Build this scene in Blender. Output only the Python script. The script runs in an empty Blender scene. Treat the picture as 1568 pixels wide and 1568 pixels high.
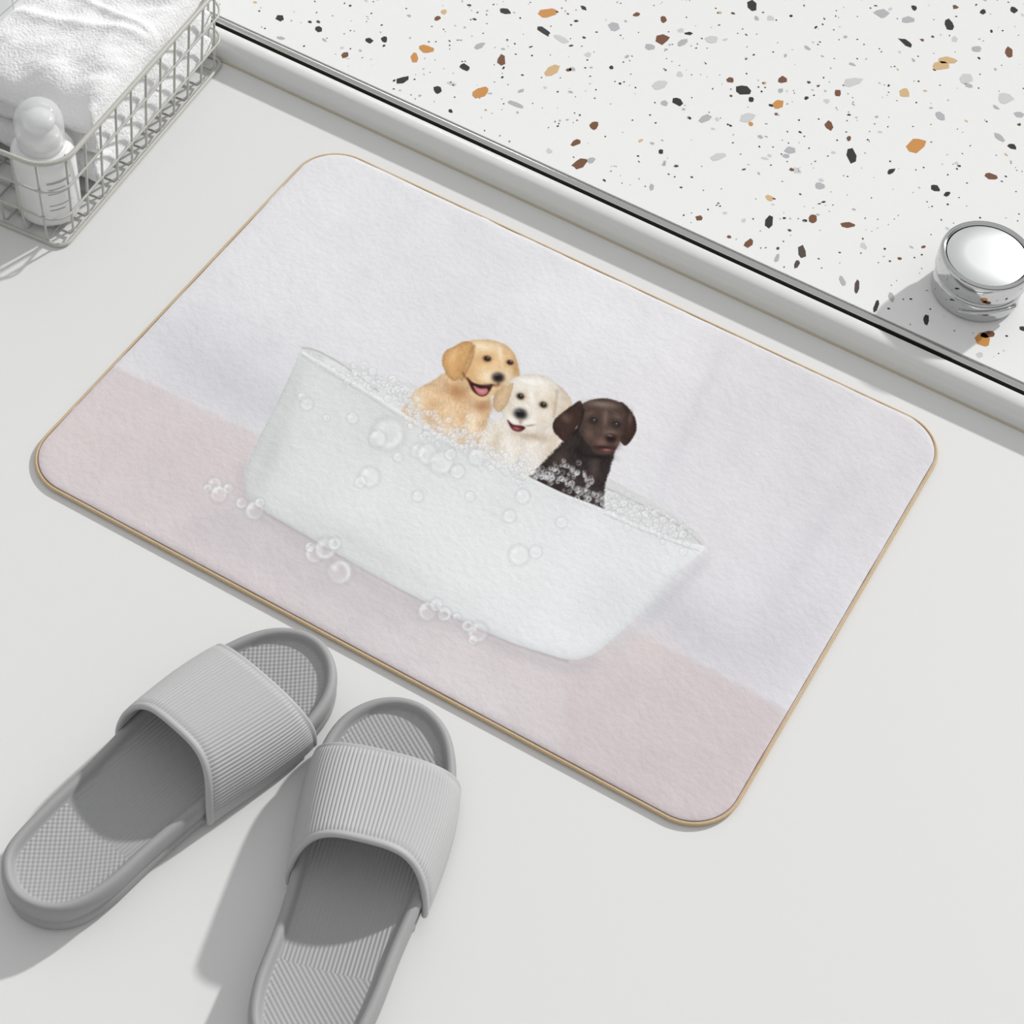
import bpy, math, random
import numpy as np
from mathutils import Matrix, Vector
random.seed(7); rng=np.random.default_rng(11)
ZOOM=None
sc=bpy.context.scene
sc.view_settings.view_transform='Standard'
sc.view_settings.look='None'

# ------------------------------------------------------------------ camera model
W=1568.0; CX=CY=784.0; H=1.2845
v1=np.array([-11344.,-5729.]); v2=np.array([2896.,-3944.])
F=math.sqrt(-(v1@v2))
nrm=lambda a:a/np.linalg.norm(a)
ex=-nrm(np.array([v1[0],v1[1],F])); ey=nrm(np.array([v2[0],v2[1],F])); ez=np.cross(ex,ey)
R=np.array([ex,ey,ez])
p0=np.array([759.5-CX,690.3-CY,F]); Oc=H*p0/(-(ez@p0))
C=-(R@Oc)
def P(px,py,z=0.0):
    d=R@np.array([px-CX,py-CY,F]); t=(z-C[2])/d[2]
    return C+t*d
def proj(pts):
    c=(pts-C)@R
    return CX+F*c[:,0]/c[:,2], CY+F*c[:,1]/c[:,2]
cam=bpy.data.cameras.new('camera'); co=bpy.data.objects.new('camera',cam); sc.collection.objects.link(co)
cam.lens=F/W*36; cam.sensor_width=36; cam.clip_start=.05; cam.clip_end=50
M=Matrix.Identity(4)
for i in range(3):
    M[i][0]=R[i][0]; M[i][1]=-R[i][1]; M[i][2]=-R[i][2]; M[i][3]=C[i]
co.matrix_world=M; sc.camera=co
if ZOOM:
    cam.lens*=ZOOM[2]; cam.shift_x=(ZOOM[0]-784)/W*ZOOM[2]; cam.shift_y=-(ZOOM[1]-784)/W*ZOOM[2]

# ------------------------------------------------------------------ helpers
def s2l(c):
    return tuple(((x/255.)/12.92 if x/255.<=.04045 else ((x/255.+.055)/1.055)**2.4) for x in c)
def mat(name,rgb,rough=.5,metal=0.,**k):
    m=bpy.data.materials.new(name); m.use_nodes=True
    b=m.node_tree.nodes['Principled BSDF']
    b.inputs['Base Color'].default_value=(*s2l(rgb),1); b.inputs['Roughness'].default_value=rough
    b.inputs['Metallic'].default_value=metal
    for kk,v in k.items(): b.inputs[kk].default_value=v
    return m
def bump_noise(m,scale,strength,dist=.001,detail=4,coord='Object',colvar=0.):
    nt=m.node_tree; N=nt.nodes; b=N['Principled BSDF']
    tc=N.new('ShaderNodeTexCoord'); no=N.new('ShaderNodeTexNoise'); no.inputs['Scale'].default_value=scale; no.inputs['Detail'].default_value=detail
    bu=N.new('ShaderNodeBump'); bu.inputs['Strength'].default_value=strength; bu.inputs['Distance'].default_value=dist
    nt.links.new(tc.outputs[coord],no.inputs['Vector']); nt.links.new(no.outputs['Fac'],bu.inputs['Height']); nt.links.new(bu.outputs['Normal'],b.inputs['Normal'])
    return m
def mk(name,verts,faces,mats=(),parent=None,smooth=True,midx=None,loc=None,rz=0):
    me=bpy.data.meshes.new(name); me.from_pydata([tuple(map(float,v)) for v in verts],[],faces)
    for m in mats: me.materials.append(m)
    if midx is not None: me.polygons.foreach_set('material_index',midx)
    me.polygons.foreach_set('use_smooth',[smooth]*len(me.polygons)); me.update()
    o=bpy.data.objects.new(name,me); sc.collection.objects.link(o)
    if parent: o.parent=parent
    if loc is not None: o.location=loc
    o.rotation_euler[2]=rz
    return o
def empty(name,loc=(0,0,0),rz=0):
    e=bpy.data.objects.new(name,None); sc.collection.objects.link(e); e.location=loc; e.rotation_euler[2]=rz; e.empty_display_size=.05
    return e
class MB:
    def __init__(s): s.v=[];s.f=[];s.m=[]
    def add(s,v,f,m=0):
        o=len(s.v); s.v+= [tuple(map(float,a)) for a in v]; s.f+=[[i+o for i in q] for q in f]; s.m+=[m]*len(f)
    def tube(s,pts,r,closed=False,n=8,m=0):
        pts=[np.array(p,float) for p in pts]; L=len(pts); vs=[];fs=[]; up=None
        for i,p in enumerate(pts):
            a=pts[(i-1)%L] if (closed or i>0) else p; b=pts[(i+1)%L] if (closed or i<L-1) else p
            t=nrm(b-a)
            if up is None:
                up=np.array([0,0,1.]) if abs(t[2])<.9 else np.array([1.,0,0])
            u=nrm(up-t*(up@t)); w=np.cross(t,u); up=u
            for k in range(n):
                an=2*math.pi*k/n; vs.append(p+r*(math.cos(an)*u+math.sin(an)*w))
        for i in range(L if closed else L-1):
            j=(i+1)%L
            for k in range(n):
                k2=(k+1)%n; fs.append([i*n+k,i*n+k2,j*n+k2,j*n+k])
        if not closed:
            fs.append(list(range(n))[::-1]); fs.append([(L-1)*n+k for k in range(n)])
        s.add(vs,fs,m)
    def lathe(s,prof,c=(0,0,0),n=48,m=0):
        vs=[];fs=[]
        for r,z in prof:
            for k in range(n):
                a=2*math.pi*k/n; vs.append((c[0]+r*math.cos(a),c[1]+r*math.sin(a),c[2]+z))
        for i in range(len(prof)-1):
            for k in range(n):
                k2=(k+1)%n; fs.append([i*n+k,i*n+k2,(i+1)*n+k2,(i+1)*n+k])
        fs.append([k for k in range(n)][::-1]); fs.append([(len(prof)-1)*n+k for k in range(n)])
        s.add(vs,fs,m)
    def obj(s,name,mats,**k): return mk(name,s.v,s.f,mats,midx=s.m,**k)
def catmull(pts,sub=6,closed=True):
    pts=np.array(pts,float); n=len(pts); out=[]
    rngi=range(n) if closed else range(n-1)
    for i in rngi:
        if closed: a,b,c,d=pts[(i-1)%n],pts[i],pts[(i+1)%n],pts[(i+2)%n]
        else: a,b,c,d=pts[max(i-1,0)],pts[i],pts[i+1],pts[min(i+2,n-1)]
        for k in range(sub):
            t=k/sub
            out.append(.5*((2*b)+(-a+c)*t+(2*a-5*b+4*c-d)*t*t+(-a+3*b-3*c+d)*t**3))
    if not closed: out.append(pts[-1])
    return np.array(out)
def rrect(hx,hy,r,n=10):
    pts=[]
    for cx,cy,a0 in((hx-r,hy-r,0),(-hx+r,hy-r,90),(-hx+r,-hy+r,180),(hx-r,-hy+r,270)):
        for k in range(n+1):
            a=math.radians(a0+90*k/n); pts.append((cx+r*math.cos(a),cy+r*math.sin(a)))
    return np.array(pts)

# ------------------------------------------------------------------ light
sun=bpy.data.lights.new('sun','SUN'); so=bpy.data.objects.new('sun',sun); sc.collection.objects.link(so)
el=math.radians(31); hd=nrm(np.array([-.30,-.954]))
sd=Vector((hd[0]*math.cos(el),hd[1]*math.cos(el),-math.sin(el)))
so.rotation_euler=sd.to_track_quat('-Z','Y').to_euler(); so.location=(.5,1.5,1.5)
sun.energy=2.5; sun.angle=math.radians(2.2); sun.color=(1,.997,.99)
w=bpy.data.worlds.new('world'); sc.world=w; w.use_nodes=True
nt=w.node_tree; N=nt.nodes; bg=N['Background']
tc=N.new('ShaderNodeTexCoord'); sx=N.new('ShaderNodeSeparateXYZ'); rp=N.new('ShaderNodeValToRGB')
nt.links.new(tc.outputs['Generated'],sx.inputs[0]); nt.links.new(sx.outputs['Z'],rp.inputs[0]); nt.links.new(rp.outputs[0],bg.inputs[0])
e=rp.color_ramp.elements; e[0].position=0; e[0].color=(.12,.12,.12,1); e[1].position=1; e[1].color=(.70,.70,.705,1)
for pos,v in((.20,.26),(.29,.62),(.7,.70)):
    q=e.new(pos); q.color=(v,v,v*1.005,1)
bg.inputs[1].default_value=.83

# ------------------------------------------------------------------ floor, wall
m_floor=mat('white_floor',(228,228,227),.55)
bump_noise(m_floor,60,.05,.001)
yr=P(1000,399)[1]
bc=P(98,385); bfar=P(345,96)
wx=P(-70,302)[0]-.02
mk('floor',[(wx-.02,-1.2,0),(1.6,-1.2,0),(1.6,yr+.005,0),(wx-.02,yr+.005,0),(wx-.02,-1.2,-.05),(1.6,-1.2,-.05),(1.6,yr+.005,-.05),(wx-.02,yr+.005,-.05)],
   [[0,1,2,3],[7,6,5,4],[0,4,5,1],[1,5,6,2],[2,6,7,3],[3,7,4,0]],[m_floor],smooth=False)
m_tile=mat('white_wall_tile',(228,229,229),.3)
nt=m_tile.node_tree;N=nt.nodes
tc=N.new('ShaderNodeTexCoord'); sp=N.new('ShaderNodeSeparateXYZ'); cb=N.new('ShaderNodeCombineXYZ'); br=N.new('ShaderNodeTexBrick')
nt.links.new(tc.outputs['Object'],sp.inputs[0]); nt.links.new(sp.outputs['Y'],cb.inputs['X']); nt.links.new(sp.outputs['Z'],cb.inputs['Y']); nt.links.new(cb.outputs[0],br.inputs['Vector'])
br.offset=0; br.inputs['Scale'].default_value=1; br.inputs['Brick Width'].default_value=.022; br.inputs['Row Height'].default_value=.022; br.inputs['Mortar Size'].default_value=.0009
br.inputs['Color1'].default_value=br.inputs['Color2'].default_value=(*s2l((232,233,233)),1); br.inputs['Mortar'].default_value=(*s2l((196,198,199)),1)
nt.links.new(br.outputs['Color'],N['Principled BSDF'].inputs['Base Color'])
mk('wall_left',[(wx,-1.2,0),(wx,1.4,0),(wx,1.4,.9),(wx,-1.2,.9),(wx-.02,-1.2,0),(wx-.02,1.4,0),(wx-.02,1.4,.9),(wx-.02,-1.2,.9)],
   [[0,1,2,3],[7,6,5,4],[3,2,6,7],[0,3,7,4],[1,5,6,2],[0,4,5,1]],[m_tile],smooth=False)

# ------------------------------------------------------------------ shower tray
m_rail=mat('white_enamel_rail',(226,227,225),.22)
m_dark=mat('dark_groove',(42,44,36),.5)  # dark colour for the groove and the thin line past the chrome strip
m_chr=mat('chrome_strip',(205,206,203),.16,1.)
m_caulk=mat('aged_caulk',(196,188,168),.8)
m_ter=mat('terrazzo_white',(243,243,242),.16)
rail=MB(); x0,x1=wx,1.6
def extr(mb,prof,m):
    n=len(prof); vs=[(x0,y,z) for y,z in prof]+[(x1,y,z) for y,z in prof]
    mb.add(vs,[[i,i+1,n+i+1,n+i] for i in range(n-1)][::1],m)
y=yr
extr(rail,[(y-.0014,.0),(y-.0012,.0012),(y+.0008,.0022)],3)
pr=[(y,0),(y+.0003,.009),(y+.002,.0145),(y+.0055,.0185),(y+.0105,.020),(y+.0165,.0195),(y+.0200,.0175),(y+.0215,.014),(y+.0217,.006)]
pr=[tuple(a) for a in catmull(pr,4,False)]
extr(rail,pr,0)
extr(rail,[(y+.0217,.006),(y+.0270,.006),(y+.0272,.0145)],1)
extr(rail,[(y+.0272,.0145),(y+.0280,.0160),(y+.0315,.0165),(y+.0335,.0155),(y+.0336,.0125)],2)
extr(rail,[(y+.0336,.0125),(y+.0352,.0125)],1)
tz=.0155; ty=y+.0352
rail.add([(x0,ty,tz),(x1,ty,tz),(x1,1.5,tz),(x0,1.5,tz),(x0,ty,-.03),(x1,ty,-.03),(x1,1.5,-.03),(x0,1.5,-.03)],[[0,1,2,3],[0,4,5,1],[2,6,7,3],[1,5,6,2],[0,3,7,4],[7,6,5,4]],4)
cols={'k':(48,48,50),'b':(122,82,58),'o':(210,148,80),'t':(218,184,136),'g':(184,186,188),'l':(212,212,212),'d':(84,74,66)}
keys=list(cols); cm=[mat('chip_'+k,cols[k],.18) for k in keys]
def chip_px(px,py,rx,ry,k,ang=None,z=tz+.00015):
    n=random.choice([6,7,8]); a0=random.uniform(0,6.28); pts=[]
    ang=random.uniform(-.5,.6) if ang is None else ang
    for i in range(n):
        a=a0+6.283*i/n+random.uniform(-.25,.25); r=random.uniform(.78,1.12)
        u=rx*r*math.cos(a); v=ry*r*math.sin(a)
        pts.append(P(px+u*math.cos(ang)-v*math.sin(ang),py+u*math.sin(ang)+v*math.cos(ang),z))
    rail.add(pts[::-1],[list(range(n))],5+keys.index(k))
big=[('o',838,20,15,8),('o',652,75,12,7),('o',635,88,7,9),('o',735,142,14,8),('t',845,108,14,8),('o',1192,160,9,8),('o',1404,222,16,11),('t',1440,100,15,8),('t',1385,142,9,7),
('t',1450,92,16,6),('o',1150,190,4,4),('t',680,18,5,4),('b',1014,60,12,8),('b',1016,30,6,5),('b',768,92,7,9),('b',910,192,8,7),('b',888,250,13,7),('b',882,218,9,5),('b',1198,122,8,6),('b',1118,122,7,5),
('b',1270,192,7,8),('b',1283,143,6,6),('b',1245,335,7,8),('b',1298,344,11,5),('b',1147,372,9,6),('b',975,22,6,4),('b',670,28,5,4),('b',1518,270,10,5),('b',1545,80,7,9),('b',1300,212,4,4),
('k',774,17,10,5),('k',833,47,12,5),('k',712,103,9,6),('k',617,122,12,5),('k',670,138,7,6),('k',1152,8,8,9),('k',1138,138,14,8),('k',1454,38,7,10),('k',1387,65,13,4),('k',1037,155,10,6),
('k',1304,238,9,13),('k',1432,288,9,5),('k',1178,340,8,12),('k',1150,152,5,4),('k',565,62,7,4),('k',488,45,6,5),('k',588,60,6,5),('k',1505,18,5,4),('k',1553,15,7,5),('k',1012,232,4,4),
('k',936,103,4,3),('k',1365,262,7,4),('k',1450,297,6,4),('k',1235,150,4,3),('k',690,170,4,3),('k',1400,12,5,4),
('g',940,40,10,7),('l',860,60,13,5),('g',790,160,14,4),('g',995,72,9,6),('g',1080,182,11,6),('l',1145,180,12,8),('l',1305,125,16,7),('g',1440,178,9,6),('l',1100,240,14,6),('g',1210,230,9,6),('g',1255,285,9,6),
('l',1540,150,13,9),('g',1350,20,12,7),('g',1390,30,10,6),('l',1090,60,13,6),('g',735,70,9,5),('g',905,245,7,5),('g',1045,65,9,5),('l',1480,120,11,8),('g',1530,210,10,5),('l',1010,130,12,8),('g',1495,75,8,5),
('d',1228,385,6,12),('d',1220,405,4,9),('d',1312,440,4,12),('k',1342,468,4,11),('g',1290,430,4,10),('g',1365,455,5,9),('o',1505,520,12,10),('b',1512,512,14,6),('k',1418,490,5,9),('g',1190,395,4,8)]  # tall narrow ones stand in for smeared reflections, modelled as coloured chips
for k,px,py,rx,ry in big: chip_px(px,py,rx,ry,k)
bigw=[(P(b[1],b[2],tz)[:2]) for b in big]; bigw=np.array(bigw)
def chip_w(x,yy,r,k,z):
    n=random.choice([5,6,7]); a0=random.uniform(0,6.28); st=random.uniform(.5,1); th=random.uniform(0,3.14); pts=[]
    for i in range(n):
        a=a0+6.283*i/n+random.uniform(-.3,.3); q=r*random.uniform(.75,1.15)
        u=q*math.cos(a); v=q*st*math.sin(a); pts.append((x+u*math.cos(th)-v*math.sin(th),yy+u*math.sin(th)+v*math.cos(th),z))
    rail.add(pts,[list(range(n))],5+keys.index(k))
for i in range(9500):
    x=random.uniform(x0+.01,1.5); yy=random.uniform(ty+.006,1.4); t=random.random()
    if t<.70: r=random.uniform(.0005,.0013); k=random.choice('kkkddbgk'); z=tz+.0002
    elif t<.93: r=random.uniform(.0013,.0026); k=random.choice('kdkbggglldt'); z=tz+.0001
    elif t<.99: r=random.uniform(.003,.005); k=random.choice('gllglglbkt'); z=tz+.00005
    else:
        r=random.uniform(.005,.008); k=random.choice('kbogl'); z=tz+.00012
        q=proj(np.array([[x,yy,tz]]))
        if -50<q[0][0]<1620 and -50<q[1][0]<800: continue
    if np.min(np.hypot(bigw[:,0]-x,bigw[:,1]-yy))<.007: continue
    chip_w(x,yy,r,k,z)
o=rail.obj('terrazzo_shower_tray',[m_rail,m_dark,m_chr,m_caulk,m_ter]+cm,smooth=False)
sm=[(m==0 or m==2) for m in rail.m]; o.data.polygons.foreach_set('use_smooth',sm)

# ------------------------------------------------------------------ chrome canister
kn=MB(); kc=P(1492,445,tz)
m_chrome=mat('polished_chrome',(205,206,206),.07,1.); m_brush=mat('brushed_lid',(226,227,227),.45,.75)
m_blk=mat('black_gap',(24,24,24),.5)
kn.lathe([(.034,0),(.0365,.0012),(.0375,.004),(.0375,.017),(.037,.0195),(.0355,.021),(.035,.0212)],n=64,m=0)
kn.lathe([(.035,.0212),(.035,.0240)],n=64,m=2)
kn.lathe([(.035,.0240),(.0385,.0245),(.0395,.026),(.0395,.041),(.039,.0435),(.0377,.0448),(.0365,.0450),(.0354,.0442),(.0348,.0425)],n=64,m=0)
kn.lathe([(.0348,.0425),(.0338,.0424),(.0330,.0430),(.018,.0438),(.001,.0440)],n=64,m=1)
hp=[(.0385*math.cos(a),.0385*math.sin(a),.010+.006*math.sin((a+1.5)*2.2)) for a in np.linspace(-1.6,-.2,16)]
kn.tube(hp,.0017,n=8,m=0)
kn.obj('chrome_canister',[m_chrome,m_brush,m_blk],loc=tuple(kc))

# ------------------------------------------------------------------ bath mat
zt=.0052
cs=[P(*q,z=.004) for q in((495,217),(1457,666),(1094,1289),(24,716))]
xl=(cs[0][0]+cs[3][0])/2; xr=(cs[1][0]+cs[2][0])/2; yt=(cs[0][1]+cs[1][1])/2; yb=(cs[2][1]+cs[3][1])/2
mc=((xl+xr)/2,(yt+yb)/2); hx=(xr-xl)/2; hy=(yt-yb)/2; rc=.038
matE=empty('bath_mat',(mc[0],mc[1],0))
NX,NY=1500,int(1500*hy/hx)
gx=np.linspace(-hx,hx,NX); gy=np.linspace(-hy,hy,NY)
GX,GY=np.meshgrid(gx,gy); GX=GX.ravel(); GY=GY.ravel()
world=np.stack([GX+mc[0],GY+mc[1],np.full_like(GX,zt)],1)
X,Y=proj(world)      # print layout measured on the photo, baked onto the cloth as vertex colours
tab=rng.random((256,256))
def vn(x,y,s,seed=0):
    gx=x/s+seed*17.3+500; gy=y/s+seed*5.7+500; ix=np.floor(gx).astype(int); iy=np.floor(gy).astype(int)
    fx=gx-ix; fy=gy-iy; fx=fx*fx*(3-2*fx); fy=fy*fy*(3-2*fy)
    a=tab[ix&255,iy&255];b=tab[(ix+1)&255,iy&255];c=tab[ix&255,(iy+1)&255];d=tab[(ix+1)&255,(iy+1)&255]
    return (a*(1-fx)+b*fx)*(1-fy)+(c*(1-fx)+d*fx)*fy
col=np.tile(np.array([228,227,231.]),(len(X),1))
def blend(idx,al,c): 
    al=np.clip(al,0,1)[:,None]; col[idx]=col[idx]*(1-al)+np.array(c,float)*al
def box(x0,y0,x1,y1): return np.nonzero((X>=x0)&(X<=x1)&(Y>=y0)&(Y<=y1))[0]
def gauss(cx,cy,sx,sy,c,a=1.,ang=0.,pw=1.):
    r=3.2*max(sx,sy); idx=box(cx-r,cy-r,cx+r,cy+r)
    dx=X[idx]-cx; dy=Y[idx]-cy; ca,sa=math.cos(ang),math.sin(ang)
    u=(dx*ca+dy*sa)/sx; v=(-dx*sa+dy*ca)/sy
    blend(idx,a*np.exp(-((u*u+v*v)**pw)/1.0),c)
def sd_poly(x,y,pts):
    d=np.full(x.shape,1e9); ins=np.zeros(x.shape,bool); n=len(pts)
    for i in range(n):
        ax,ay=pts[i];bx,by=pts[(i+1)%n]; ex_,ey_=bx-ax,by-ay; L=ex_*ex_+ey_*ey_+1e-9
        t=np.clip(((x-ax)*ex_+(y-ay)*ey_)/L,0,1); d=np.minimum(d,(x-ax-t*ex_)**2+(y-ay-t*ey_)**2)
        c=((ay>y)!=(by>y)); 
        if ay!=by: ins^= c&(x<(bx-ax)*(y-ay)/(by-ay)+ax)
    d=np.sqrt(d); return np.where(ins,-d,d)
def poly(pts,c,soft=2.,a=1.,fur=0.,sub=5,smooth=True,tex=0.,tang=0.,seed=1,shade=None,shr=9.,centre=None):
    pts=catmull(pts,sub) if smooth else np.array(pts,float)
    m=soft+fur*2+3; idx=box(pts[:,0].min()-m,pts[:,1].min()-m,pts[:,0].max()+m,pts[:,1].max()+m)
    x=X[idx];y=Y[idx]
    if fur: 
        xx=x+(vn(x,y,2.2,seed)-.5)*2*fur; yy=y+(vn(x,y,2.2,seed+3)-.5)*2*fur
    else: xx,yy=x,y
    sd=sd_poly(xx,yy,pts); al=np.clip(.5-sd/soft,0,1)*a
    cc=np.tile(np.array(c,float),(len(idx),1))
    if shade is not None: cc=cc*(1-shade*np.exp(-np.maximum(-sd,0)/shr))[:,None]
    if tex:
        ca,sa=math.cos(tang),math.sin(tang); wx_=(vn(x,y,24,seed+8)-.5)*18
        u=x*ca+y*sa; v=-x*sa+y*ca+wx_; t=(vn(u/3.,v,1.5,seed+5)-.5)
        t=t+(vn(x,y,10,seed+6)-.5)*.8+(vn(x,y,2.,seed+7)-.5)*.5
        cc=cc*(1+tex*t)[:,None]
    al=al[:,None]; col[idx]=np.clip(col[idx]*(1-al)+cc*al,0,255); return idx,sd
def stroke(pts,wd,c,a=1.,sub=6,soft=1.5):
    pts=catmull(pts,sub,False); m=wd+soft+3
    idx=box(pts[:,0].min()-m,pts[:,1].min()-m,pts[:,0].max()+m,pts[:,1].max()+m); x=X[idx];y=Y[idx]; d=np.full(x.shape,1e9)
    for i in range(len(pts)-1):
        ax,ay=pts[i];bx,by=pts[i+1]; ex_,ey_=bx-ax,by-ay; L=ex_*ex_+ey_*ey_+1e-9
        t=np.clip(((x-ax)*ex_+(y-ay)*ey_)/L,0,1); d=np.minimum(d,(x-ax-t*ex_)**2+(y-ay-t*ey_)**2)
    blend(idx,a*np.clip((wd/2-np.sqrt(d))/soft+.5,0,1),c)
# wall part of the print
gauss(560,330,330,160,(232,232,235),.7)
gauss(1230,640,330,190,(222,218,222),.9,.5)
gauss(960,500,170,70,(238,237,239),.75,.46)
gauss(880,480,60,120,(237,236,238),.5,.5)
gauss(700,420,60,150,(226,224,229),.35,.5)
gauss(1000,600,45,190,(236,234,237),.6,.45)
gauss(1120,760,60,260,(229,225,229),.5,.5)
gauss(1060,640,12,150,(214,210,216),.35,.42)
gauss(1260,800,20,170,(212,208,214),.45,.55)
gauss(1330,680,60,100,(230,227,230),.5,.5)
gauss(330,560,120,70,(213,213,219),.8,.46)
gauss(380,610,110,40,(206,206,212),.6,.46)
gauss(1040,950,120,50,(208,206,212),.8,.5)
gauss(1180,990,80,120,(214,210,216),.7,.5)
# floor part
poly([(-60,455),(178,563),(250,597),(330,636),(400,668),(700,830),(962,958),(1070,1014),(1190,1080),(1300,1140),(1300,1500),(-60,1500)],(217,207,209),soft=7,smooth=False)
gauss(120,660,110,80,(221,206,206),.7); gauss(300,690,110,50,(217,203,203),.7,.5)
gauss(650,1020,180,60,(224,217,219),.8,.5); gauss(560,960,120,40,(212,205,208),.5,.5)
poly([(872,1015),(960,970),(1185,1082),(1240,1150),(1100,1290),(960,1240),(858,1160)],(214,201,203),soft=14,a=.75,smooth=False)
gauss(985,985,60,30,(222,206,205),.6,.5)
gauss(1030,1160,90,60,(209,196,199),.4,.4)
poly([(280,810),(350,770),(400,770),(480,840),(640,935),(600,960),(420,880)],(206,198,202),soft=26,a=.55)
g_=col.mean(1)[:,None]; col[:]=g_+(col-g_)*.85
t=(vn(X+Y*.4,Y,60,2)-.5)*4+(vn(X,Y,18,4)-.5)*3+(vn(X,Y,5,9)-.5)*2.2
col+=t[:,None]
# tub shadow + back rim/inside
stroke([(372,720),(372,752),(395,785),(450,820),(560,885),(700,958),(800,1000),(865,1022),(905,1012)],14,(186,182,186),.45,soft=22)
stroke([(376,740),(400,779),(450,811),(560,873),(700,948),(800,990),(868,1012)],4,(160,157,160),.5,soft=6)
stroke([(940,985),(1010,930),(1075,862)],14,(198,195,200),.45,soft=20)
tub_in=[(462,531),(482,534),(520,552),(580,574),(640,592),(700,620),(800,660),(900,715),(950,742),(1010,775),(1055,805),(1079,835),(1040,834),(980,812),(915,782),(800,730),(660,664),(560,602),(500,568)]
poly(tub_in,(219,219,219),soft=3)
poly([(500,548),(560,572),(640,600),(640,650),(560,600),(505,565)],(232,233,233),soft=8,a=.8)
stroke([(463,533),(485,537),(530,562),(580,600)],2.5,(190,190,188),.85)
stroke([(930,748),(1000,782),(1050,812),(1078,838)],2.5,(190,188,188),.65)
# ---- yellow puppy (short-haired labrador)
poly([(690,570),(664,582),(640,596),(624,612),(612,640),(625,660),(665,680),(722,700),(742,660),(752,620),(740,598)],(230,198,160),soft=4,fur=1.3,tex=.12,tang=1.9,seed=20,shade=.08)
gauss(640,612,14,10,(248,228,198),.7,-.5); gauss(658,640,9,26,(206,162,118),.6,.25); gauss(690,640,9,26,(240,214,178),.5,.1); gauss(708,655,6,26,(212,172,130),.45,.05); gauss(724,650,8,26,(250,234,208),.8,.1)
gauss(700,600,18,13,(172,122,78),.75,.5); gauss(738,622,15,9,(176,130,90),.8,.1)
poly([(780,548),(792,556),(796,580),(790,602),(776,620),(762,627),(755,620),(758,600),(768,575)],(220,184,136),soft=3.5,fur=.8,tex=.08,tang=1.8,shade=.15,shr=5,seed=21)
gauss(770,606,7,16,(176,132,88),.65,.4)
poly([(694,536),(706,526),(728,520.5),(752,521),(774,528),(788,542),(791,558),(786,575),(780,590),(766,600),(748,606),(730,604),(714,592),(702,572)],(238,203,156),soft=2.5,fur=.6,tex=.06,tang=2.0,seed=22,shade=.14,shr=7)
gauss(738,530,22,7,(252,234,202),.85,.1); gauss(730,552,10,8,(214,170,120),.6); gauss(720,572,10,14,(210,164,112),.65); gauss(766,540,4,12,(254,240,212),.75,-.25)
gauss(775,541,6,4,(222,180,128),.5); gauss(774,576,12,12,(244,222,190),.7); gauss(748,577,13,9,(250,232,202),.85,-.25); gauss(756,563,8,6,(236,206,164),.6); gauss(789,566,4,13,(196,150,102),.65)
gauss(730,584,14,4,(210,168,122),.55,.4)
poly([(697,530),(710,523),(724,526),(722,542),(714,560),(706,577),(695,583),(683,572),(677,553),(682,538)],(220,172,116),soft=2.5,fur=.6,tex=.08,tang=1.9,shade=.18,seed=23,shr=5)
gauss(694,545,6,12,(238,198,146),.75,.4); gauss(703,568,7,8,(200,150,96),.5); stroke([(726,530),(723,547),(715,566),(707,581)],4,(150,104,62),.55,soft=4)
poly([(715,578),(723,585),(734,589),(747,590),(754,589),(750,599),(743,606),(734,606),(723,597)],(56,30,28),soft=3)
poly([(725,591),(735,595),(745,595),(747,600),(741,605),(732,603)],(200,118,126),soft=3); gauss(738,599,6,2.5,(226,158,162),.7,.2)
gauss(752,590,12,2.6,(84,52,42),.7,.02); stroke([(709,571),(714,580),(722,586)],2.5,(96,60,46),.6,soft=3)
stroke([(721,602),(733,610),(746,609),(754,602)],5,(230,196,154),.9,soft=3)
gauss(763,578.5,10,8.,(30,26,28),1,.1,1.7); gauss(760,574,5,1.8,(130,124,126),.6); gauss(763,587,2,4,(110,78,64),.7)
for cx,cy,s_ in((746,549,1.),(781,555,.85)):
    gauss(cx,cy,9*s_,7*s_,(180,134,90),.65); gauss(cx,cy,6.2*s_,4.4*s_,(32,20,15),1,.2,1.6); gauss(cx+.5,cy+.8,3*s_,2*s_,(78,48,28),.6); gauss(cx+1.2,cy-1.5,1.1,.9,(225,220,215),.8)
# ---- cream puppy
poly([(768,640),(745,656),(732,682),(738,712),(800,735),(850,712),(868,672),(850,650),(800,655)],(235,227,216),soft=4,fur=1.8,tex=.09,tang=1.6,seed=30)
gauss(758,684,8,26,(206,188,164),.6,.2); gauss(780,690,8,24,(246,242,234),.6,.1); gauss(843,690,10,22,(210,194,172),.6,.2); gauss(815,668,26,7,(182,162,138),.75,.15); gauss(812,702,14,18,(248,245,238),.6); gauss(796,705,4,20,(218,204,184),.45)
poly([(852,590),(868,602),(876,622),(870,642),(858,652),(850,636),(848,612)],(230,214,192),soft=3,fur=.9,tex=.07,tang=1.6,seed=31,shade=.14,shr=5)
poly([(777,588),(792,577),(815,573),(838,577),(854,590),(862,612),(858,634),(846,650),(826,661),(800,664),(781,655),(770,638),(766,612)],(241,233,221),soft=3,fur=1.,tex=.05,tang=1.2,seed=32,shade=.12,shr=7)
gauss(812,584,24,6,(252,250,245),.8,.1); gauss(848,620,8,20,(214,198,174),.7,-.2); gauss(780,622,6,12,(218,200,174),.6); gauss(830,645,12,8,(224,208,188),.6,-.4)
gauss(784,643,11,8,(250,246,240),.8,.3); gauss(809,647,11,8,(250,246,240),.8,.2); gauss(814,608,4,14,(252,249,243),.7,-.3); gauss(806,600,4,8,(226,210,188),.45); gauss(822,604,4,8,(226,210,188),.45)
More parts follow.
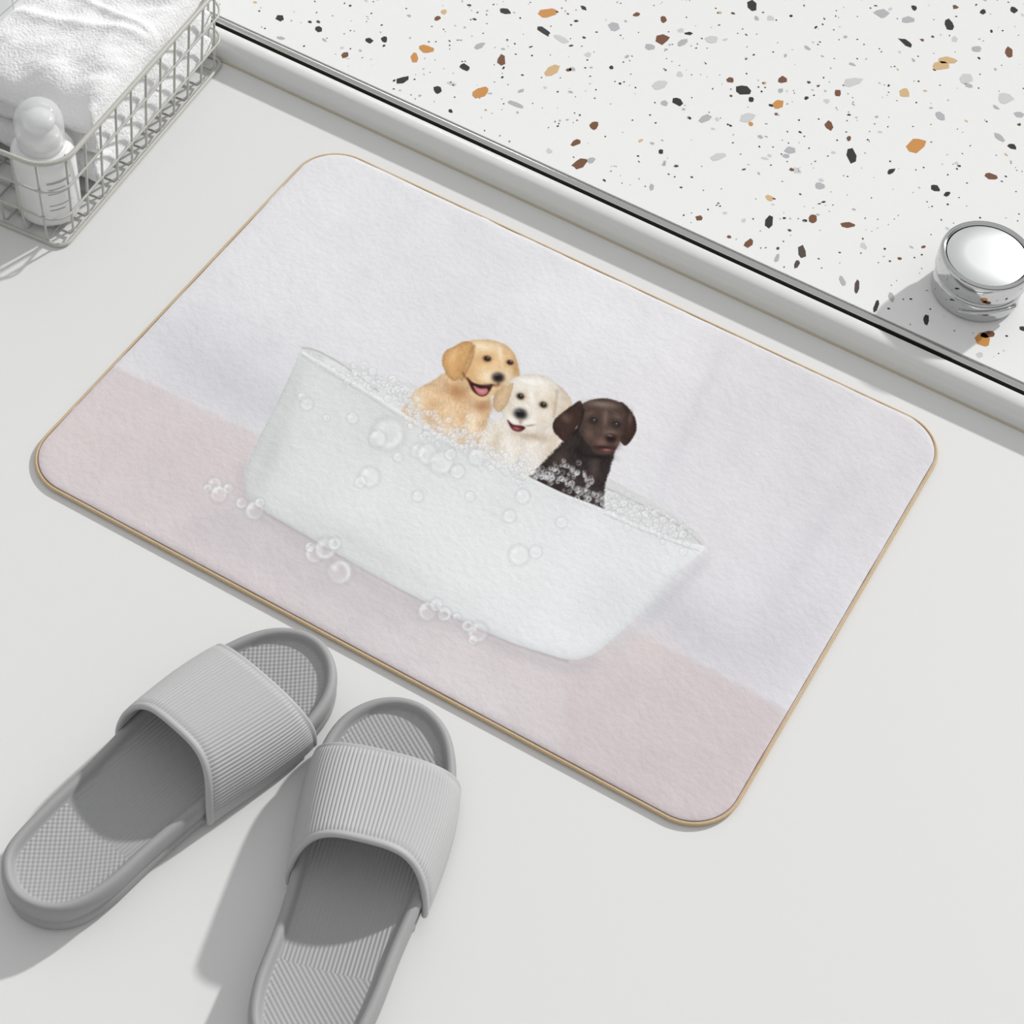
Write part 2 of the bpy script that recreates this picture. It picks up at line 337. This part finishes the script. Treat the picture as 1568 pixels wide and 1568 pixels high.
poly([(778,590),(786,588),(783,602),(776,620),(764,631),(756,619),(762,600)],(220,190,152),soft=3,fur=.9,tex=.08,tang=1.9,seed=33,shade=.14,shr=4)
stroke([(853,598),(851,618),(848,638)],4,(186,166,138),.55,soft=4)
for cx,cy in((797,607),(832,620)):
    gauss(cx,cy,9,7.3,(190,166,136),.65,.3); gauss(cx,cy,6,4.8,(28,20,18),1,.3,1.6); gauss(cx+.5,cy+.8,2.6,2,(70,48,34),.6); gauss(cx+1,cy-1.4,1.1,1.,(225,225,225),.8)
gauss(797,634,10.8,8.5,(28,26,28),1,.3,1.7); gauss(794,629.5,5,1.8,(130,126,128),.6,.3)
gauss(797,645,3,5,(150,128,114),.7)
poly([(777,643),(786,650),(800,652),(804,656),(795,661),(784,657)],(74,34,36),soft=3); gauss(791,656,6.5,2.6,(200,104,112),.85,.2)
gauss(812,651.5,8,1.8,(140,116,102),.6,-.1); gauss(792,664,10,3,(210,192,168),.6,.1)
# ---- chocolate puppy
poly([(884,655),(862,676),(842,698),(818,722),(812,738),(860,765),(920,790),(926,745),(936,712),(940,684),(915,660)],(50,43,41),soft=3.5,fur=1.,tex=.28,tang=1.6,seed=40)
gauss(910,715,8,24,(94,82,76),.6,.12); gauss(858,702,12,10,(92,78,70),.6,-.6); gauss(880,735,14,8,(76,64,60),.4); gauss(916,699,20,4,(22,18,18),.7,.1); gauss(888,690,7,10,(28,22,22),.55)
poly([(948,616),(962,624),(973,642),(974,660),(965,676),(956,682),(947,668),(944,640)],(62,45,40),soft=2.5,fur=.5,tex=.16,tang=1.5,seed=41,shade=.2,shr=4)
poly([(884,628),(894,617),(912,611),(935,611),(952,619),(960,636),(957,656),(950,674),(943,688),(928,696),(911,692),(899,680),(888,662),(882,644)],(84,67,61),soft=2.5,fur=.5,tex=.14,tang=1.2,seed=42,shade=.22,shr=7)
poly([(890,615),(880,618),(864,630),(849,643),(847,658),(856,670),(866,676),(876,664),(886,648),(893,632)],(66,48,43),soft=2.5,fur=.5,tex=.16,tang=2.1,seed=43,shade=.2,shr=5)
gauss(922,619,22,5,(146,130,123),.75,.1); gauss(927,640,4,13,(130,110,102),.65,.05); gauss(902,634,7,4,(112,92,84),.65,-.4); gauss(945,638,7,4,(112,92,84),.65,.5)
gauss(921,678,9,7,(128,100,88),.8); gauss(945,678,6,7,(116,90,80),.75); gauss(935,662,10,4,(134,110,98),.75,.15); gauss(901,664,6,10,(112,90,82),.6); gauss(929,693,10,3,(92,70,64),.7)
gauss(866,640,8,6,(114,92,84),.65,.7); gauss(965,641,3.5,11,(114,92,84),.65,.15); stroke([(894,628),(889,648),(879,665)],3,(26,18,17),.65,soft=3)
for cx,cy in((909,644),(943,650)):
    gauss(cx,cy,8,6,(46,34,32),.8,.2); gauss(cx,cy,5.2,3.9,(24,21,22),1,.2,1.6); gauss(cx-.3,cy+.3,3.3,2.4,(112,112,108),.7,.2); gauss(cx,cy,1.4,1.4,(18,18,20),.9); gauss(cx+1.2,cy-1.4,1.,.9,(220,222,224),.8)
gauss(936,671,9,6.8,(38,26,25),1,.2,1.7); gauss(934,667.,4.5,1.5,(160,142,134),.65,.2)
gauss(925,685.5,15,3.2,(42,25,25),.85,.08); gauss(929,688.8,7,2.1,(176,106,110),.85,.08)
# ---- tub front
front=[(463,539),(520,572),(600,622),(660,660),(720,690),(800,727),(860,756),(915,777),(980,806),(1040,829),(1079,838),(1064,854),(1040,880),(1000,920),(955,962),(918,995),(893,1007),(868,1009),(835,1000),(780,982),(700,946),(620,905),(540,861),(460,813),(410,785),(388,768),(376,747),(377,718),(390,684),(412,640),(436,592),(452,556)]
i_,sd=poly(front,(227,229,229),soft=3,sub=4)
ins=sd<0; ii=i_[ins]; s=sd[ins]
t=np.clip((X[ii]-420)/620+ (Y[ii]-700)/700,-.3,1)[:,None]
col[ii]=np.array([222,224,223])*(1-t)+np.array([234,236,237])*t
col[ii]+=((vn(X[ii]+Y[ii]*.4,Y[ii],50,5)-.5)*6+(vn(X[ii],Y[ii],6,7)-.5)*3.5)[:,None]
edge=np.exp(s/8.)*20*np.clip((Y[ii]-(540+.49*(X[ii]-463)))/60,0,1); col[ii]-=edge[:,None]*np.array([1,.97,.94])
gauss(415,690,16,70,(202,204,203),.75,.35); gauss(450,600,10,60,(211,212,211),.65,.35); gauss(560,840,130,16,(212,214,214),.6,.5)
gauss(700,830,220,50,(236,238,238),.6,.5); gauss(940,930,60,50,(222,225,227),.55,-.7)
stroke([(464,540),(520,573),(600,623),(660,660),(720,690),(800,727),(860,756),(915,777),(980,806),(1040,829),(1077,837)],4,(240,241,241),.85)
stroke([(463,545),(520,580),(600,630),(640,654)],2.5,(200,202,201),.65)
stroke([(925,787),(980,811),(1040,834),(1070,843)],2.5,(204,206,206),.55)
# ---- bubbles
def bubble(cx,cy,r,a=.7,c=(246,247,248)):
    idx=box(cx-r*1.6,cy-r*1.6,cx+r*1.6,cy+r*1.6); d=np.hypot(X[idx]-cx,Y[idx]-cy)
    an=np.arctan2(Y[idx]-cy,X[idx]-cx); arc=.55+.45*np.cos(an+2.2+r)
    wd=max(1.1,r*.22); blend(idx,a*arc*np.exp(-((d-r*.85)/wd)**2),c); blend(idx,a*.14*np.clip((r-d)/2,0,1),c)
    blend(idx,a*.9*np.exp(-(((X[idx]-cx+r*.4)**2+(Y[idx]-cy+r*.4)**2)/(r*.24+.5)**2)),(252,252,252))
    blend(idx,a*.38*np.exp(-((d-r*1.15)/wd)**2),(180,180,182))
R_=random.Random(4)
def foam(line,n,sp,rr,a):
    L=catmull(line,8,False)
    for _ in range(n):
        q=L[R_.randrange(len(L))]; bubble(q[0]+R_.gauss(0,sp*.8),q[1]+R_.gauss(0,sp),R_.uniform(*rr),R_.uniform(a*.4,a))
gauss(640,652,26,16,(236,232,226),.5,.45); gauss(690,672,26,10,(238,234,228),.5,.45); gauss(775,706,34,12,(240,238,234),.6,.4); gauss(975,790,60,8,(234,235,236),.7,.45)
foam([(545,572),(590,590),(625,612)],80,9,(2,6),.65)
foam([(618,622),(650,640),(700,660),(722,678)],130,11,(1.8,5),.65)
foam([(650,660),(690,676),(725,688)],60,5,(2,6),.65)
foam([(735,690),(780,712),(820,722)],120,11,(1.8,5.5),.65)
foam([(828,728),(870,740),(915,765)],70,7,(1.6,4.5),.75)
foam([(850,712),(880,722),(905,735)],34,6,(1.6,4),.65)
foam([(930,765),(985,790),(1050,825)],150,9,(2,6),.65)
foam([(480,548),(540,580)],30,5,(2,5),.4)
for cx,cy,r in((594,664,22),(578,672,12),(566,730,14),(552,738,8),(640,690,10),(655,695,14),(676,708,16),(690,695,8),(730,700,12),(700,722,10),(470,618,9),(462,608,6),(800,760,10),(780,790,9),(640,760,8),(720,760,7),(860,800,8),(795,850,14),(820,845,9),(540,640,8),(610,700,7),(500,640,5)):
    bubble(cx,cy,r,.55)
for cx,cy,r in((328,742,10),(335,757,12),(350,748,7),(390,782,13),(370,770,8),(318,748,6),(398,770,7),(482,848,13),(498,840,15),(512,832,9),(520,876,17),(475,838,7),(655,936,13),(668,926,9),(680,940,10),(732,968,14),(716,958,8),(700,945,6),(725,980,7)):
    bubble(cx,cy,r,.65)
col=np.clip(col,0,255)/255.
lin=np.where(col<=.04045,col/12.92,((col+.055)/1.055)**2.4)
# mesh
me=bpy.data.meshes.new('printed_cloth'); nv=len(X)
zz=zt+ (vn(GX*1000,GY*1000,28,3)-.5)*.0004+(vn(GX*1000+GY*500,GY*1000,9,13)-.5)*.00016
dxc=np.maximum(np.abs(GX)-(hx-rc),0); dyc=np.maximum(np.abs(GY)-(hy-rc),0)
inside=(np.hypot(dxc,dyc)<=rc)
ed=rc-np.hypot(dxc,dyc); ed=np.minimum(ed,np.minimum(hx-np.abs(GX),hy-np.abs(GY)))
zz=zz-.0022*np.exp(-np.maximum(ed,0)/.0022)
me.vertices.add(nv); me.vertices.foreach_set('co',np.stack([GX,GY,zz],1).astype(np.float32).ravel())
ins2=inside.reshape(NY,NX); I=np.arange(nv).reshape(NY,NX)
fm=ins2[:-1,:-1]&ins2[1:,:-1]&ins2[:-1,1:]&ins2[1:,1:]
q=np.stack([I[:-1,:-1][fm],I[:-1,1:][fm],I[1:,1:][fm],I[1:,:-1][fm]],1)
nf=len(q); me.loops.add(nf*4); me.polygons.add(nf)
me.loops.foreach_set('vertex_index',q.astype(np.int32).ravel()); me.polygons.foreach_set('loop_start',(np.arange(nf)*4).astype(np.int32))
try: me.polygons.foreach_set('loop_total',np.full(nf,4,np.int32))
except Exception: pass
me.polygons.foreach_set('use_smooth',np.ones(nf,bool))
me.update(calc_edges=True); 
at=me.color_attributes.new('print','FLOAT_COLOR','POINT')
at.data.foreach_set('color',np.concatenate([lin,np.ones((nv,1))],1).astype(np.float32).ravel())
m_pr=mat('printed_suede',(230,230,230),.95); nt=m_pr.node_tree;N=nt.nodes
ca=N.new('ShaderNodeVertexColor'); ca.layer_name='print'; nt.links.new(ca.outputs[0],N['Principled BSDF'].inputs['Base Color'])
N['Principled BSDF'].inputs['Specular IOR Level'].default_value=.15
bump_noise(m_pr,200,.42,.0012,8)
me.materials.append(m_pr); me.validate()
ob=bpy.data.objects.new('printed_cloth',me); sc.collection.objects.link(ob); ob.parent=matE
m_und=mat('mat_foam_base',(190,184,172),.9); m_bind=mat('tan_binding',(208,182,142),.6); m_stitch=mat('brown_stitch',(128,98,66),.7)
bump_noise(m_bind,900,.6,.0006,2)
base=rrect(hx-.001,hy-.001,rc-.001,14); n=len(base)
mk('foam_base',[(a,b,0.0002) for a,b in base]+[(a,b,.0028) for a,b in base],[list(range(n))[::-1],[n+i for i in range(n)]]+[[i,(i+1)%n,n+(i+1)%n,n+i] for i in range(n)],[m_und],parent=matE,smooth=False)
bd=MB(); per=rrect(hx,hy,rc,18)
def dens(per,step):
    out=[]
    for i in range(len(per)):
        a=per[i];b=per[(i+1)%len(per)]; k=max(1,int(np.hypot(*(b-a))/step))
        for j in range(k): out.append(a+(b-a)*j/k)
    return out
bd.tube([(a,b,.0026) for a,b in dens(per,.006)],.00135,True,10,0)
bd.tube([(a,b,.0038) for a,b in dens(rrect(hx-.0016,hy-.0016,rc-.0016,18),.006)],.0005,True,6,1)
bd.obj('edge_binding',[m_bind,m_stitch],parent=matE)

# ------------------------------------------------------------------ slippers
def slip_mat(name,rgb,kind):
    m=mat(name,rgb,.6); nt=m.node_tree;N=nt.nodes;L=nt.links
    if kind=='insole':
        tc=N.new('ShaderNodeTexCoord'); sp=N.new('ShaderNodeSeparateXYZ'); L.new(tc.outputs['Object'],sp.inputs[0])
        def M_(op,a,b=None,c=None):
            n=N.new('ShaderNodeMath'); n.operation=op
            for i,v in enumerate((a,b,c)):
                if v is None: continue
                if isinstance(v,(int,float)): n.inputs[i].default_value=v
                else: L.new(v,n.inputs[i])
            return n.outputs[0]
        x,y_=sp.outputs['X'],sp.outputs['Y']
        sx_=M_('SINE',M_('MULTIPLY',x,2*math.pi/.0046)); sy_=M_('SINE',M_('MULTIPLY',y_,2*math.pi/.0042))
        dots=M_('MULTIPLY',sx_,sy_); lines=M_('SINE',M_('MULTIPLY',y_,2*math.pi/.0028))
        mid=M_('MULTIPLY',M_('GREATER_THAN',x,.072),M_('LESS_THAN',x,.205))
        h=M_('ADD',M_('MULTIPLY',lines,mid),M_('MULTIPLY',dots,M_('SUBTRACT',1.0,mid)))
        bu=N.new('ShaderNodeBump'); bu.inputs['Strength'].default_value=.5; bu.inputs['Distance'].default_value=.0006
        L.new(h,bu.inputs['Height']); L.new(bu.outputs['Normal'],N['Principled BSDF'].inputs['Normal'])
    else: bump_noise(m,400,.08,.0005)
    return m
m_sole=slip_mat('grey_eva_sole',(160,160,160),'s'); m_ins=slip_mat('grey_eva_insole',(170,170,170),'insole'); m_strap=slip_mat('grey_eva_strap',(184,184,184),'s')
OUT=[(0,0),(.006,.020),(.022,.034),(.05,.0395),(.09,.038),(.135,.0385),(.18,.044),(.222,.0465),(.255,.040),(.276,.024),(.285,.003),(.281,-.018),(.264,-.036),(.235,-.047),(.195,-.0515),(.15,-.0495),(.10,-.0435),(.055,-.0395),(.022,-.033),(.006,-.019)]
def make_slipper(name,toe,heel,L,mirror,wide=1.):
    toe=np.array(toe[:2]);heel=np.array(heel[:2]); d=nrm(toe-heel); org=toe-d*L; sc_=L/.285
    E=empty(name,(org[0],org[1],0),math.atan2(d[1],d[0]))
    sgn=-1 if mirror else 1
    ol=catmull(OUT,8); ol[:,1]*=sgn*wide; ol*=sc_
    if mirror: ol=ol[::-1]
    n=len(ol)
    area=.5*np.sum(ol[:,0]*np.roll(ol[:,1],-1)-np.roll(ol[:,0],-1)*ol[:,1])
    if area<0: ol=ol[::-1]
    tg=np.roll(ol,-1,0)-np.roll(ol,1,0); tg/=np.linalg.norm(tg,axis=1)[:,None]; nin=np.stack([-tg[:,1],tg[:,0]],1)
    def lift(x):
        u=x/L; return 1+.16*np.clip((.35-u)/.35,0,1)
    loops=[];
    for off,z in((.006,0.),(.0025,.0008),(.0008,.004),(.0,.009),(.0008,.0118),(.0018,.0128),(.0008,.0138),(.0,.017),(-.0004,.022),(.0002,.0262),(.002,.0288),(.0045,.0292),(.0066,.0282),(.0078,.0255),(.0092,.0232)):
        q=ol+nin*off; loops.append(np.column_stack([q,z*lift(q[:,0])]))
    last=loops[-1]; nb=len(loops)-1
    xs=np.linspace(0,L,60)
    def yedges(x):
        ys=[]
        for i in range(n):
            a=ol[i];b=ol[(i+1)%n]
            if (a[0]-x)*(b[0]-x)<=0 and a[0]!=b[0]: ys.append(a[1]+(b[1]-a[1])*(x-a[0])/(b[0]-a[0]))
        return (min(ys),max(ys)) if ys else (0,0)
    yc=np.array([sum(yedges(min(max(x,.002),L-.002)))/2 for x in xs])
    sxp=np.clip(last[:,0],.045,L-.05); spine=np.column_stack([sxp,np.interp(sxp,xs,yc)])
    for t in(.06,.15,.3,.5,.7,.86,1.):
        q=last[:,:2]*(1-t)+spine*t
        z=(.0232-.0022*math.sin(t*math.pi/2))*lift(q[:,0])
        loops.append(np.column_stack([q,z]))
    V=np.concatenate(loops); Fs=[];mi=[]
    for i in range(len(loops)-1):
        for k in range(n):
            k2=(k+1)%n; Fs.append([i*n+k,i*n+k2,(i+1)*n+k2,(i+1)*n+k]); mi.append(1 if i>=nb else 0)
    Fs.append(list(range(n))[::-1]); mi.append(0)
    mk('sole',V,Fs,[m_sole,m_ins],parent=E,midx=mi)
    xb,xf=.148*sc_,.226*sc_; NA=760; ribs=62
    A=np.linspace(0,math.pi,NA)
    ed=[yedges(x) for x in xs]; elo=np.array([e_[0] for e_ in ed]); ehi=np.array([e_[1] for e_ in ed])
    def pos(s_,A):
        side=np.abs(np.cos(A))**3
        x_b=xb-.014*side; x_f=xf+.004*side
        x=x_b+(x_f-x_b)*s_
        lo=np.interp(x,xs,elo)-.0044; hi=np.interp(x,xs,ehi)+.0044
        cy=(lo+hi)/2; hw=(hi-lo)/2
        c=np.cos(A); yv=cy+hw*np.sign(c)*np.abs(c)**.72*(1)
        top=(.069-.017*s_)*sc_
        z0=.007
        z=z0+(top-z0)*np.sin(A)**.80
        return np.column_stack([x,yv,z])
    def nrmls(s_,A):
        h=1e-3; a=pos(s_,np.clip(A+h,0.0005,math.pi-.0005))-pos(s_,np.clip(A-h,0.0005,math.pi-.0005)); b=pos(s_+.01,A)-pos(s_-.01,A)
        nn=np.cross(b,a); nn/=np.linalg.norm(nn,axis=1)[:,None]+1e-12
        ctr=np.array([pos(s_,A)[:,0].mean(),yc.mean(),.02]); dd=((pos(s_,A)-ctr)*nn).sum(1); nn*=np.where(dd<0,-1,1)[:,None]
        return nn
    prof=[(0.,-.0040,0),(-.012,-.0028,0),(-.016,-.0015,0),(-.008,-.0003,0),(.01,.0003,0),(.03,.0003,0),(.045,-.0002,0)]+[(v,0,1) for v in np.linspace(.055,.955,16)]+[(.965,-.0002,0),(.98,.0003,0),(1.,.0002,0),(1.012,-.0008,0),(1.014,-.0022,0),(1.,-.0038,0),(.8,-.0040,0),(.6,-.004,0),(.4,-.004,0),(.2,-.004,0)]
    pp=pos(.5,A); al=np.concatenate([[0],np.cumsum(np.linalg.norm(np.diff(pp,axis=0),axis=1))]); al/=al[-1]
    A=np.interp(np.linspace(0,1,NA),al,A); al=np.linspace(0,1,NA)
    ribv=np.abs(np.sin(al*math.pi*ribs))**.8*.0008-.0003
    ribv=ribv*(al>.06)*(al<.94)
    V=[];
    for s_,off,rb in prof:
        V.append(pos(s_,A)+nrmls(s_,A)*(off+ribv*rb)[:,None] if rb else pos(s_,A)+nrmls(s_,A)*off)
    K=len(V); V=np.concatenate(V); V[:,2]=np.maximum(V[:,2],.002); Fs=[]
    for i in range(K):
        j=(i+1)%K
        for k in range(NA-1): Fs.append([i*NA+k,i*NA+k+1,j*NA+k+1,j*NA+k])
    Fs.append([i*NA for i in range(K)]); Fs.append([i*NA+NA-1 for i in range(K)][::-1])
    mk('strap',V,Fs,[m_strap],parent=E)
    return E
tL=P(492,978,.029); hL=P(20,1376,.031); LL=np.linalg.norm((tL-hL)[:2]); print('slipper len',LL)
make_slipper('slipper',tL,hL,LL,True)
tR=P(622,1066,.029); hR=P(447,1640,.031)
make_slipper('slipper',tR,hR,LL,False,1.04)

# ------------------------------------------------------------------ wire basket
bd1=bfar-bc; Lb=np.linalg.norm(bd1[:2]); b1=nrm(bd1[:2]); b2=np.array([-b1[1],b1[0]]); Wb=.135
ctr=bc[:2]+b1*Lb/2+b2*Wb/2; rz=math.atan2(b1[1],b1[0])
m_wire=mat('white_coated_wire',(192,192,184),.35,.0); Hb=.097
BE=empty('wire_basket',(ctr[0],ctr[1],0),rz)
wb=MB()
def sect(t,z,n=10):
    hx_=Lb/2+.007*t-.001; hy_=Wb/2+.007*t-.001
    return [(a,b,z) for a,b in rrect(hx_,hy_,.010+.018*t,n)]
wb.tube(sect(1,Hb),.0022,True,10); 
wb.tube(sect(0,.0020),.0018,True,8)
for z in(.033,.065): wb.tube(sect(z/Hb,z),.0011,True,6)
nl=11
for i in range(nl):
    u=-1+2*(i+.5)/nl; xB=u*(Lb/2-.006); xT=u*(Lb/2-.004)
    hyB=Wb/2-.002; hyT=Wb/2+.005
    if i in(0,nl-1): hyT-=.003
    wb.tube([(xT,hyT,Hb),(xB,hyB+.001,.008),(xB,hyB-.003,.003),(xB,-hyB+.003,.003),(xB,-hyB-.001,.008),(xT,-hyT,Hb)],.0011,False,6)
for i in range(6):
    u=-1+2*(i+.5)/6; yB=u*(Wb/2-.006); yT=u*(Wb/2-.004)
    hxB=Lb/2-.002; hxT=Lb/2+.005
    if i in(0,5): hxT-=.003
    wb.tube([(hxT,yT,Hb),(hxB+.001,yB,.008),(hxB-.003,yB,.0045),(-hxB+.003,yB,.0045),(-hxB-.001,yB,.008),(-hxT,yT,Hb)],.0011,False,6)
wb.obj('wires',[m_wire],parent=BE)

# ------------------------------------------------------------------ towel (folded)
m_tow=mat('white_terry',(247,247,247),.95); bump_noise(m_tow,420,.8,.0016,3)
TE=empty('folded_towel',(ctr[0],ctr[1],0),rz)
def towel_layer(name,x0,x1,hy_,z0,z1,seed,droop=0.):
    nx,ny=110,80; V=[];Fs=[]
    for sgn in(1,-1):
        for j in range(ny+1):
            for i in range(nx+1):
                u=i/nx*2-1; v=j/ny*2-1
                x=(x0+x1)/2+(x1-x0)/2*u; yv=hy_*v
                e_=1-max(abs(u)**10,abs(v)**10)
                e_=max(e_,0)**.5
                a=np.array([x*1000.]);b=np.array([yv*1000.])
                nz=float(vn(a,b,26,seed)[0]-.5)*.008+float(vn(a+b*.6,b,11,seed+1)[0]-.5)*.003
                rid=.0035*math.exp(-((x-(x0+(x1-x0)*.42)+.25*yv)/.006)**2)+.003*math.exp(-((x-(x0+(x1-x0)*.56)-.1*yv)/.004)**2)
                th=(z1-z0)/2; zc=(z0+z1)/2
                z=zc+sgn*th*e_+(nz+rid*(1 if sgn>0 else .2))*(.4+.6*e_)-droop*max(0,-u-.3)**2
                V.append((x,yv,max(z,.006)))
    n=(nx+1)*(ny+1)
    for j in range(ny):
        for i in range(nx):
            a=j*(nx+1)+i; Fs.append([a,a+1,a+nx+2,a+nx+1]); Fs.append([n+a,n+a+nx+1,n+a+nx+2,n+a+1])
    rim=[i for i in range(nx+1)]+[j*(nx+1)+nx for j in range(1,ny+1)]+[ny*(nx+1)+i for i in range(nx-1,-1,-1)]+[j*(nx+1) for j in range(ny-1,0,-1)]
    for k in range(len(rim)): a=rim[k];b=rim[(k+1)%len(rim)]; Fs.append([b,a,n+a,n+b])
    mk(name,V,Fs,[m_tow],parent=TE)
xa=-Lb/2+.066
towel_layer('fold_bottom',xa,Lb/2-.008,Wb/2-.007,.008,.040,1)
towel_layer('fold_middle',xa+.004,Lb/2-.008,Wb/2-.006,.038,.072,5)
towel_layer('fold_top',xa-.002,Lb/2-.004,Wb/2-.004,.070,.104,9,.02)

# ------------------------------------------------------------------ foam soap bottle
BT=empty('soap_pump_bottle'); loc=bc[:2]+b1*.034+b2*.034
BT.location=(loc[0],loc[1],.0056)
m_bot=mat('white_bottle',(240,240,240),.28); m_cap=mat('clear_cap',(244,245,245),.1,0.,Alpha=.42); m_txt=mat('label_print',(176,176,176),.5)
b_=MB(); b_.lathe([(.022,0),(.0245,.0015),(.026,.005),(.0262,.03),(.0262,.062),(.0255,.067),(.023,.0705),(.0205,.0718),(.0175,.0722),(.0175,.075),(.0155,.0755)]); b_.obj('bottle_body',[m_bot],parent=BT)
b_=MB(); b_.lathe([(.0150,.0725),(.0160,.073),(.0160,.082),(.015,.084),(.008,.085),(.0075,.092),(.0125,.093),(.013,.098),(.011,.101),(.003,.102)],n=40)
b_.tube([(0,0,.0965),(-.010,.0,.0968),(-.015,.0,.0955),(-.0165,.0,.092)],.003,n=12); b_.obj('foam_pump',[m_bot],parent=BT)
b_=MB(); b_.lathe([(.0188,.0728),(.0196,.074),(.0200,.094),(.0192,.101),(.0165,.1075),(.011,.112),(.003,.114)],n=40); b_.obj('clear_dome_cap',[m_cap],parent=BT)
b_=MB()
for k,(zc,a0,a1) in enumerate(((.051,-.5,.35),(.044,-.5,.1),(.039,-.5,.2),(.026,-.5,.3),(.021,-.5,.0))):
    V=[];n=14;hh=.0012 if k==0 else .0005
    for i in range(n+1):
        a=a0+(a1-a0)*i/n-.35
        for z in(zc-hh,zc+hh): V.append((.02635*math.cos(a),.02635*math.sin(a),z))
    b_.add(V,[[2*i,2*i+2,2*i+3,2*i+1] for i in range(n)])
b_.obj('label_text',[m_txt],parent=BT)
print('done')
